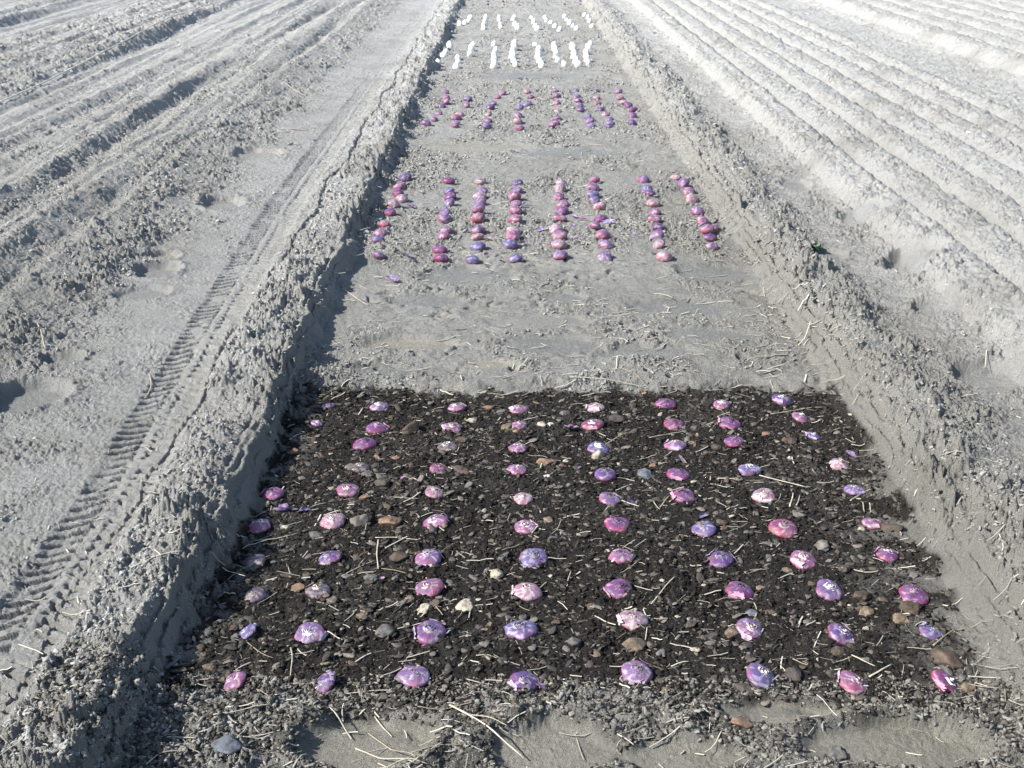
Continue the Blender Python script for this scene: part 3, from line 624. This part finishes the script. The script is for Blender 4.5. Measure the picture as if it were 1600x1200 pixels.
# ------------------------------------------------------------------ planting line, seedling, stray skins
def build_cord():
    pts = [px2w(x, y, .085) for x, y in ((-160, 228), (0, 165), (170, 85), (340, 10), (430, -30))]
    xs = np.interp(np.linspace(0, 4, 240), range(5), [p[0] for p in pts]); ysd = np.interp(np.linspace(0, 4, 240), range(5), [p[1] for p in pts])
    g = ground_z(xs, ysd); z = np.array([g[max(0, i - 5):i + 6].max() for i in range(240)]); z = np.convolve(np.pad(z, 7, mode='edge'), np.ones(15) / 15, 'valid') + .006
    V = []; k = 6; r = .0045
    for i in range(240):
        for q in range(k):
            a = q / k * 6.283 + i * .5; V.append((xs[i] + r * math.cos(a), ysd[i], z[i] + r * math.sin(a)))
    V = np.array(V); i = np.arange(240 * k).reshape(240, k); j = np.roll(i, -1, 1); F = np.stack([i[:-1], j[:-1], j[1:], i[1:]], -1).reshape(-1, 4)
    c = V.mean(0); o = link('planting_line', make_mesh('planting_line', V - c, F, M_cord, np.tile([.60, .59, .54], (len(V), 1))), loc=c.tolist())
    tag(o, 'pale string stretched along the clods in the upper left', 'string')
build_cord()
def leaf(L, W, az, el, rs):
    n = 7; V = []; T = []
    for i in range(n):
        t = i / (n - 1); w = W * math.sin(math.pi * min(1, t * .93 + .05)) ** .8; cx = L * t; z = L * math.sin(el) * t - .25 * L * t * t
        for s in (-1, 0, 1): V.append((cx * math.cos(el), s * w, z - abs(s) * w * .0 + (w * .25 if s else 0))); T.append((.085, .15, .06) if s else (.12, .18, .09))
    V = rotz(np.array(V), az); i = np.arange(n * 3).reshape(n, 3); F = np.stack([i[:-1, :-1], i[:-1, 1:], i[1:, 1:], i[1:, :-1]], -1).reshape(-1, 4)
    return make_mesh('leaf', V, F, M_leaf, np.array(T))
def build_seedling():
    X, Y = [float(q) for q in px2w(1274, 392, .085)]; r = empty('seedling', (X, Y, surface(X, Y))); rs = np.random.RandomState(5)
    tag(r, 'small green seedling growing behind the right ridge', 'seedling')
    for k in range(7): link('leaf', leaf(.035 + .012 * rs.rand(), .010, k * .9 + rs.rand() * .4, .5 + .5 * rs.rand(), rs), r).location = (0, 0, .004)
    V, F, T, c = straw_mesh((X - .002, Y), (X + .002, Y + .004), .0015, rs, 0, tint=(.12, .28, .08)); link('stem', make_mesh('stem', V * [1, 1, 3], F, M_leaf, T), r).location = (0, 0, .004)
build_seedling()
def skin_mesh(a, kind, rs):
    nu, nv = 10, 7; V = []; T = []; c1, c2 = np.array(PAL[kind][1]), np.array(PAL[kind][2]); b = rs.uniform(1.2, 2.6)
    for u in range(nu):
        for v in range(nv):
            s, t = u / (nu - 1) * 2 - 1, v / (nv - 1) * 2 - 1; rag = 1 + .18 * rs.normal() * (abs(s) > .8 or abs(t) > .8)
            e = math.sqrt(max(0, 1 - .75 * s * s)); x = s * rag; y = t * e * .62 * rag
            V.append((x * a, math.sin(y * b) / b * a, ((1 - math.cos(y * b)) / b * .9 + .10 * s * s + .03 * rs.normal()) * a)); k = np.clip(.25 + .3 * rs.normal(), 0, 1); T.append(c1 * (1 - k) + c2 * k)
    i = np.arange(nu * nv).reshape(nu, nv); F = np.stack([i[:-1, :-1], i[1:, :-1], i[1:, 1:], i[:-1, 1:]], -1).reshape(-1, 4)
    return make_mesh('bulb_skin', V, F, M_paper, np.clip(np.array(T), .01, .9))
SKINS = [(640,411,22,'violet','violet bulb skin on the sand nearest the left end of the pink strip'),(613,441,20,'violet','violet bulb skin lying apart on sand left of the muddy prints'),(490,230,9,'magenta','magenta skin scrap alone on the left wheel track'),
 (643,327,14,'violet','violet skin on sand between the two leftmost lines of the pink strip'),(652,401,9,'lavender','tiny lavender skin beside the nearest bulb of the second line'),(760,402,11,'pink','pink skin scrap right of the third line, nearest end'),(765,380,18,'rosy white','rosy white skin scrap at the foot of the third line'),
 (726,365,12,'blue-violet','bluish skin scrap between second and third lines'),(825,325,13,'blue-violet','bluish violet skin right of the fourth line'),(845,365,14,'violet','violet curled skin left of the fifth line'),(838,351,8,'lavender','tiny lavender skin between fourth and fifth lines'),(815,384,14,'lavender','pale lavender skin at the foot of the fourth line'),
 (783,408,10,'violet','violet skin scrap in front of the third and fourth lines'),(897,340,12,'lavender','lavender skin right of the fifth line'),(910,345,16,'pink','pink skin strip between fifth and sixth lines'),(896,356,9,'blue-violet','tiny bluish skin between fifth and sixth lines'),(899,373,10,'lavender','faint lavender skin right of the fifth line, near end'),
 (965,346,11,'magenta','bright magenta skin scrap right of the sixth line'),(950,354,20,'blue-violet','bluish skin attached beside the middle of the sixth line'),(990,368,11,'blue-violet','bluish skin scrap halfway between sixth and seventh lines'),(1023,400,10,'violet','violet skin beside the nearest bulb of the seventh line'),(1118,351,14,'violet','deep violet skin on the far right beside the eighth line'),
 (1105,389,13,'violet','violet skin at the near end of the eighth line'),(835,427,7,'violet','tiny violet skin scrap on smooth sand in the middle'),(855,216,9,'pink','pink skin scrap in front of the far purple strip'),(880,216,9,'lavender','lavender skin scrap right of the pink one before the far strip'),(813,126,11,'lavender','lavender skin scrap behind the far purple strip'),
 (829,200,9,'blue-violet','bluish skin at the near end of the fourth far line'),(443,790,28,'violet','violet ribbon of skin between the two left bulbs of the fifth and sixth rows'),(476,789,16,'blue-violet','small bluish skin right of the violet ribbon on dark soil'),(555,804,15,'blue-violet','bright bluish skin right of the second bulb of the fifth row'),(628,738,8,'magenta','tiny magenta skin scrap left of the seventh row second bulb'),
 (600,725,11,'violet','dark violet skin right of the dirty bulb in the seventh row'),(892,665,24,'pink','long pink skin left of the red bulb in the ninth row'),(985,777,18,'violet','crumpled violet skin right of the sixth row bulb'),(782,866,10,'lavender','small lavender skin left of the fourth bulb of the fourth row'),(846,1066,26,'lavender','torn lavender skin right of the fourth front bulb'),
 (596,893,9,'rosy white','rosy white skin scrap left of the third bulb of the third row'),(572,1060,8,'violet','tiny violet skin beside the front row'),(1330,702,18,'lavender','ragged lavender skin above the right bulb of the seventh row'),(800,727,8,'blue-violet','tiny blue skin by the pink bulb'),(905,722,9,'violet','violet skin left of the violet bulb in the seventh row'),
 (1100,797,14,'blue-violet','blue skin scrap above the bluish bulb of the fifth row'),(1066,712,15,'dusky','dark skin peeling above the magenta bulb of the seventh row')]
for k, (px, py, w, kind, lab) in enumerate(SKINS):
    rs = np.random.RandomState(1300 + k); a = w / 2 * (H / CT / (py + 170)); X, Y = [float(q) for q in px2w(px, py, .02)]
    o = link('bulb_skin', skin_mesh(a, kind, rs), loc=(X, Y, surface(X, Y) + .35 * a)); o.rotation_euler = (rs.normal(0, .4), rs.normal(0, .3), rs.normal(0, .6) + (3.14 if k % 2 else 0))
    tag(o, lab, 'bulb skin', 'stray bulb skins')

# ------------------------------------------------------------------ uncountable bits
def in_dark(n, seed):
    rs = np.random.RandomState(seed); X = rs.uniform(-.60, .93, n); Y = rs.uniform(DARK_Y0 - .06, DARK_Y1 + .02, n)
    # denser toward the viewer where they show
    L = land(X, Y, False); keep = L['dark'] > .35; return X[keep], Y[keep], rs
def palette(n, rs, cs, ps):
    i = rs.choice(len(cs), n, p=np.array(ps) / sum(ps)); return np.array(cs)[i] * (.7 + .6 * rs.rand(n, 1))
X, Y, rs = in_dark(4600, 1)
o = scatter('gravel', X, Y, .0018 + .0078 * rs.rand(len(X)) ** 2.6, .42, palette(len(X), rs, [SC['dark'], SC['brown'], SC['greybrown'], SC['grey'], SC['tan'], SC['cream'], SC['orange']], [50, 14, 30, 9, 2, 1.6, .4]), 2, 1, M_stone, .46, .2, 7)
tag(o, 'small brown and grey pebbles bedded in the dark soil', kind='stuff')
X, Y, rs = in_dark(46000, 2)
o = scatter('soil_crumbs', X, Y, .0010 + .0040 * rs.rand(len(X)) ** 3, .5, palette(len(X), rs, [(.012, .0105, .0095), (.030, .026, .022), (.070, .062, .051), (.26, .23, .18)], [44, 30, 20, 3]), 1, 2, M_soilbit, .3, .5, 3)
tag(o, 'dark crumbs and bark bits on the planting soil', kind='stuff')
# sand crumbs: banks, ridges, clod fields
def in_sand(n, seed):
    rs = np.random.RandomState(seed); v = rs.uniform(160, 1400, n); x = rs.uniform(-60, 1660, n)
    X, Y = px2w(x, v - 170, .06); L = land(X, Y, False)
    keep = (L['A'] > .30 + .5 * rs.rand(n)) & (perlin(X / .07, Y / .07, 88) > -.5 + .7 * rs.rand(n)) & ((X < 1.08) | ((X < 1.36) & (rs.rand(n) < .35)) | (rs.rand(n) < .10)) & (L['dark'] < .3); return X[keep], Y[keep], rs, L['pale'][keep], (x * 0 + v)[keep]
X, Y, rs, pl, v = in_sand(150000, 3)
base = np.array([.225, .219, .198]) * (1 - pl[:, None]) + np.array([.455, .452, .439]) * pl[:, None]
sz = (.0012 + .0050 * rs.rand(len(X)) ** 4.0) * np.clip(700 / v, .8, 1.5)
o = scatter('sand_crumbs', X, Y, sz, .75, base * (.70 + .26 * rs.rand(len(X), 1)), 1, 4, M_soilbit, .42, .5, 3)
tag(o, 'dry sandy crumbs on the banks, ridges and clods', kind='stuff')
rs = np.random.RandomState(19); n = 20000; v = rs.uniform(172, 800, n); X = rs.uniform(-.62, .95, n); Y = px2w(800, v - 170, .02)[1]; L = land(X, Y, False)
k = (L['A'] > .16 + .35 * rs.rand(n)) & (L['dark'] < .3); X, Y, v, pl = X[k], Y[k], v[k], L['pale'][k]
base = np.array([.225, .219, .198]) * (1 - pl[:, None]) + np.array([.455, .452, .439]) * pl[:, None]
o = scatter('bed_crumbs', X, Y, (.0016 + .0050 * rs.rand(len(X)) ** 2.4) * np.clip(500 / v, .8, 1.5), .7, base * (.68 + .32 * rs.rand(len(X), 1)), 1, 8, M_soilbit, .25, .3, 2)
tag(o, 'grey sand crumbs lying on the pale planting bed', kind='stuff')
# mixed crumbs trodden in front of the bulbs
rs = np.random.RandomState(9); X = rs.uniform(-.75, 1.1, 34000); Y = rs.uniform(1.45, DARK_Y0 + .05, 34000); L = land(X, Y, False); k = (L['sm'] < .4) & (rs.rand(34000) < .9); X, Y = X[k], Y[k]
o = scatter('mixed_crumbs', X, Y, .0008 + .0036 * rs.rand(len(X)) ** 3.4, .65, palette(len(X), rs, [(.035, .031, .027), (.10, .093, .080), (.18, .17, .148)], [26, 36, 38]), 1, 5, M_soilbit, .3, .5, 3)
tag(o, 'mixed sand and dark soil crumbs in front of the bulbs', kind='stuff')
def litter(name, n, seed, region, rlo, rhi, llo, lhi, tint, label):
    rs = np.random.RandomState(seed); x, y = region(rs, n); n = len(x); nn = 5; k = 4
    an = rs.normal(0, .75, n); L = llo * (lhi / llo) ** rs.rand(n); t = np.linspace(-.5, .5, nn)
    cx = x[:, None] + np.cos(an)[:, None] * t * L[:, None]; cy = y[:, None] + np.sin(an)[:, None] * t * L[:, None]; bend = rs.normal(0, .05, n)[:, None] * L[:, None] * (1 - 4 * t * t)
    cx -= np.sin(an)[:, None] * bend; cy += np.cos(an)[:, None] * bend
    g = ground_z(cx.ravel(), cy.ravel()).reshape(n, nn); gm = g.max(1, keepdims=True) * .55 + g * .45; r = rlo * .8 + (rhi * 1.25 - rlo * .8) * rs.rand(n) ** 2; z = gm + r[:, None] + rs.rand(n)[:, None] * t * .25 * L[:, None]
    q = np.arange(k) / k * 6.283; nx, ny = -np.sin(an)[:, None, None], np.cos(an)[:, None, None]; R = r[:, None, None]
    V = np.stack([cx[..., None] + nx * R * np.cos(q), cy[..., None] + ny * R * np.cos(q), z[..., None] + R * .45 * np.sin(q)], -1)
    i = np.arange(nn * k).reshape(nn, k); j = np.roll(i, -1, 1); F = np.stack([i[:-1], j[:-1], j[1:], i[1:]], -1).reshape(-1, 4)
    F = (F[None] + (np.arange(n) * nn * k)[:, None, None]).reshape(-1, 4); T = np.repeat(np.array(tint) * rs.uniform(.55, 1.15, (n, 1)), nn * k, 0)
    tag(link(name, make_mesh(name, V.reshape(-1, 3), F, M_straw, np.clip(T, 0, .85))), label, kind='stuff')
def reg_bed(rs, n):
    v = rs.uniform(172, 782, n); x = rs.uniform(-.60, .92, n); Y = px2w(800, v - 170, .02)[1]; return x, Y
def reg_dark(rs, n): X, Y, _ = in_dark(n, 77); return X, Y
def reg_all(rs, n):
    v = rs.uniform(180, 1400, n); X, Y = px2w(rs.uniform(-40, 1640, n), v - 170, .06); L = land(X, Y, False); k = (np.abs(X + .61) > .05) & (L['pale'] < .75 + .3 * rs.rand(n)) & (rs.rand(n) < np.where(L['sm'] > .5, .5, 1)); return X[k], Y[k]
litter('straw_litter', 1500, 11, reg_bed, .0008, .0020, .012, .07, (.48, .45, .37), 'fine chopped straw littering the pale bed')
litter('root_litter', 600, 12, reg_dark, .0005, .0012, .006, .035, (.30, .26, .20), 'fine rootlets and straw bits littering the dark soil')
litter('straw_litter', 1900, 13, reg_all, .0006, .0016, .010, .06, (.46, .43, .36), 'fine straw bits littering the field sand')
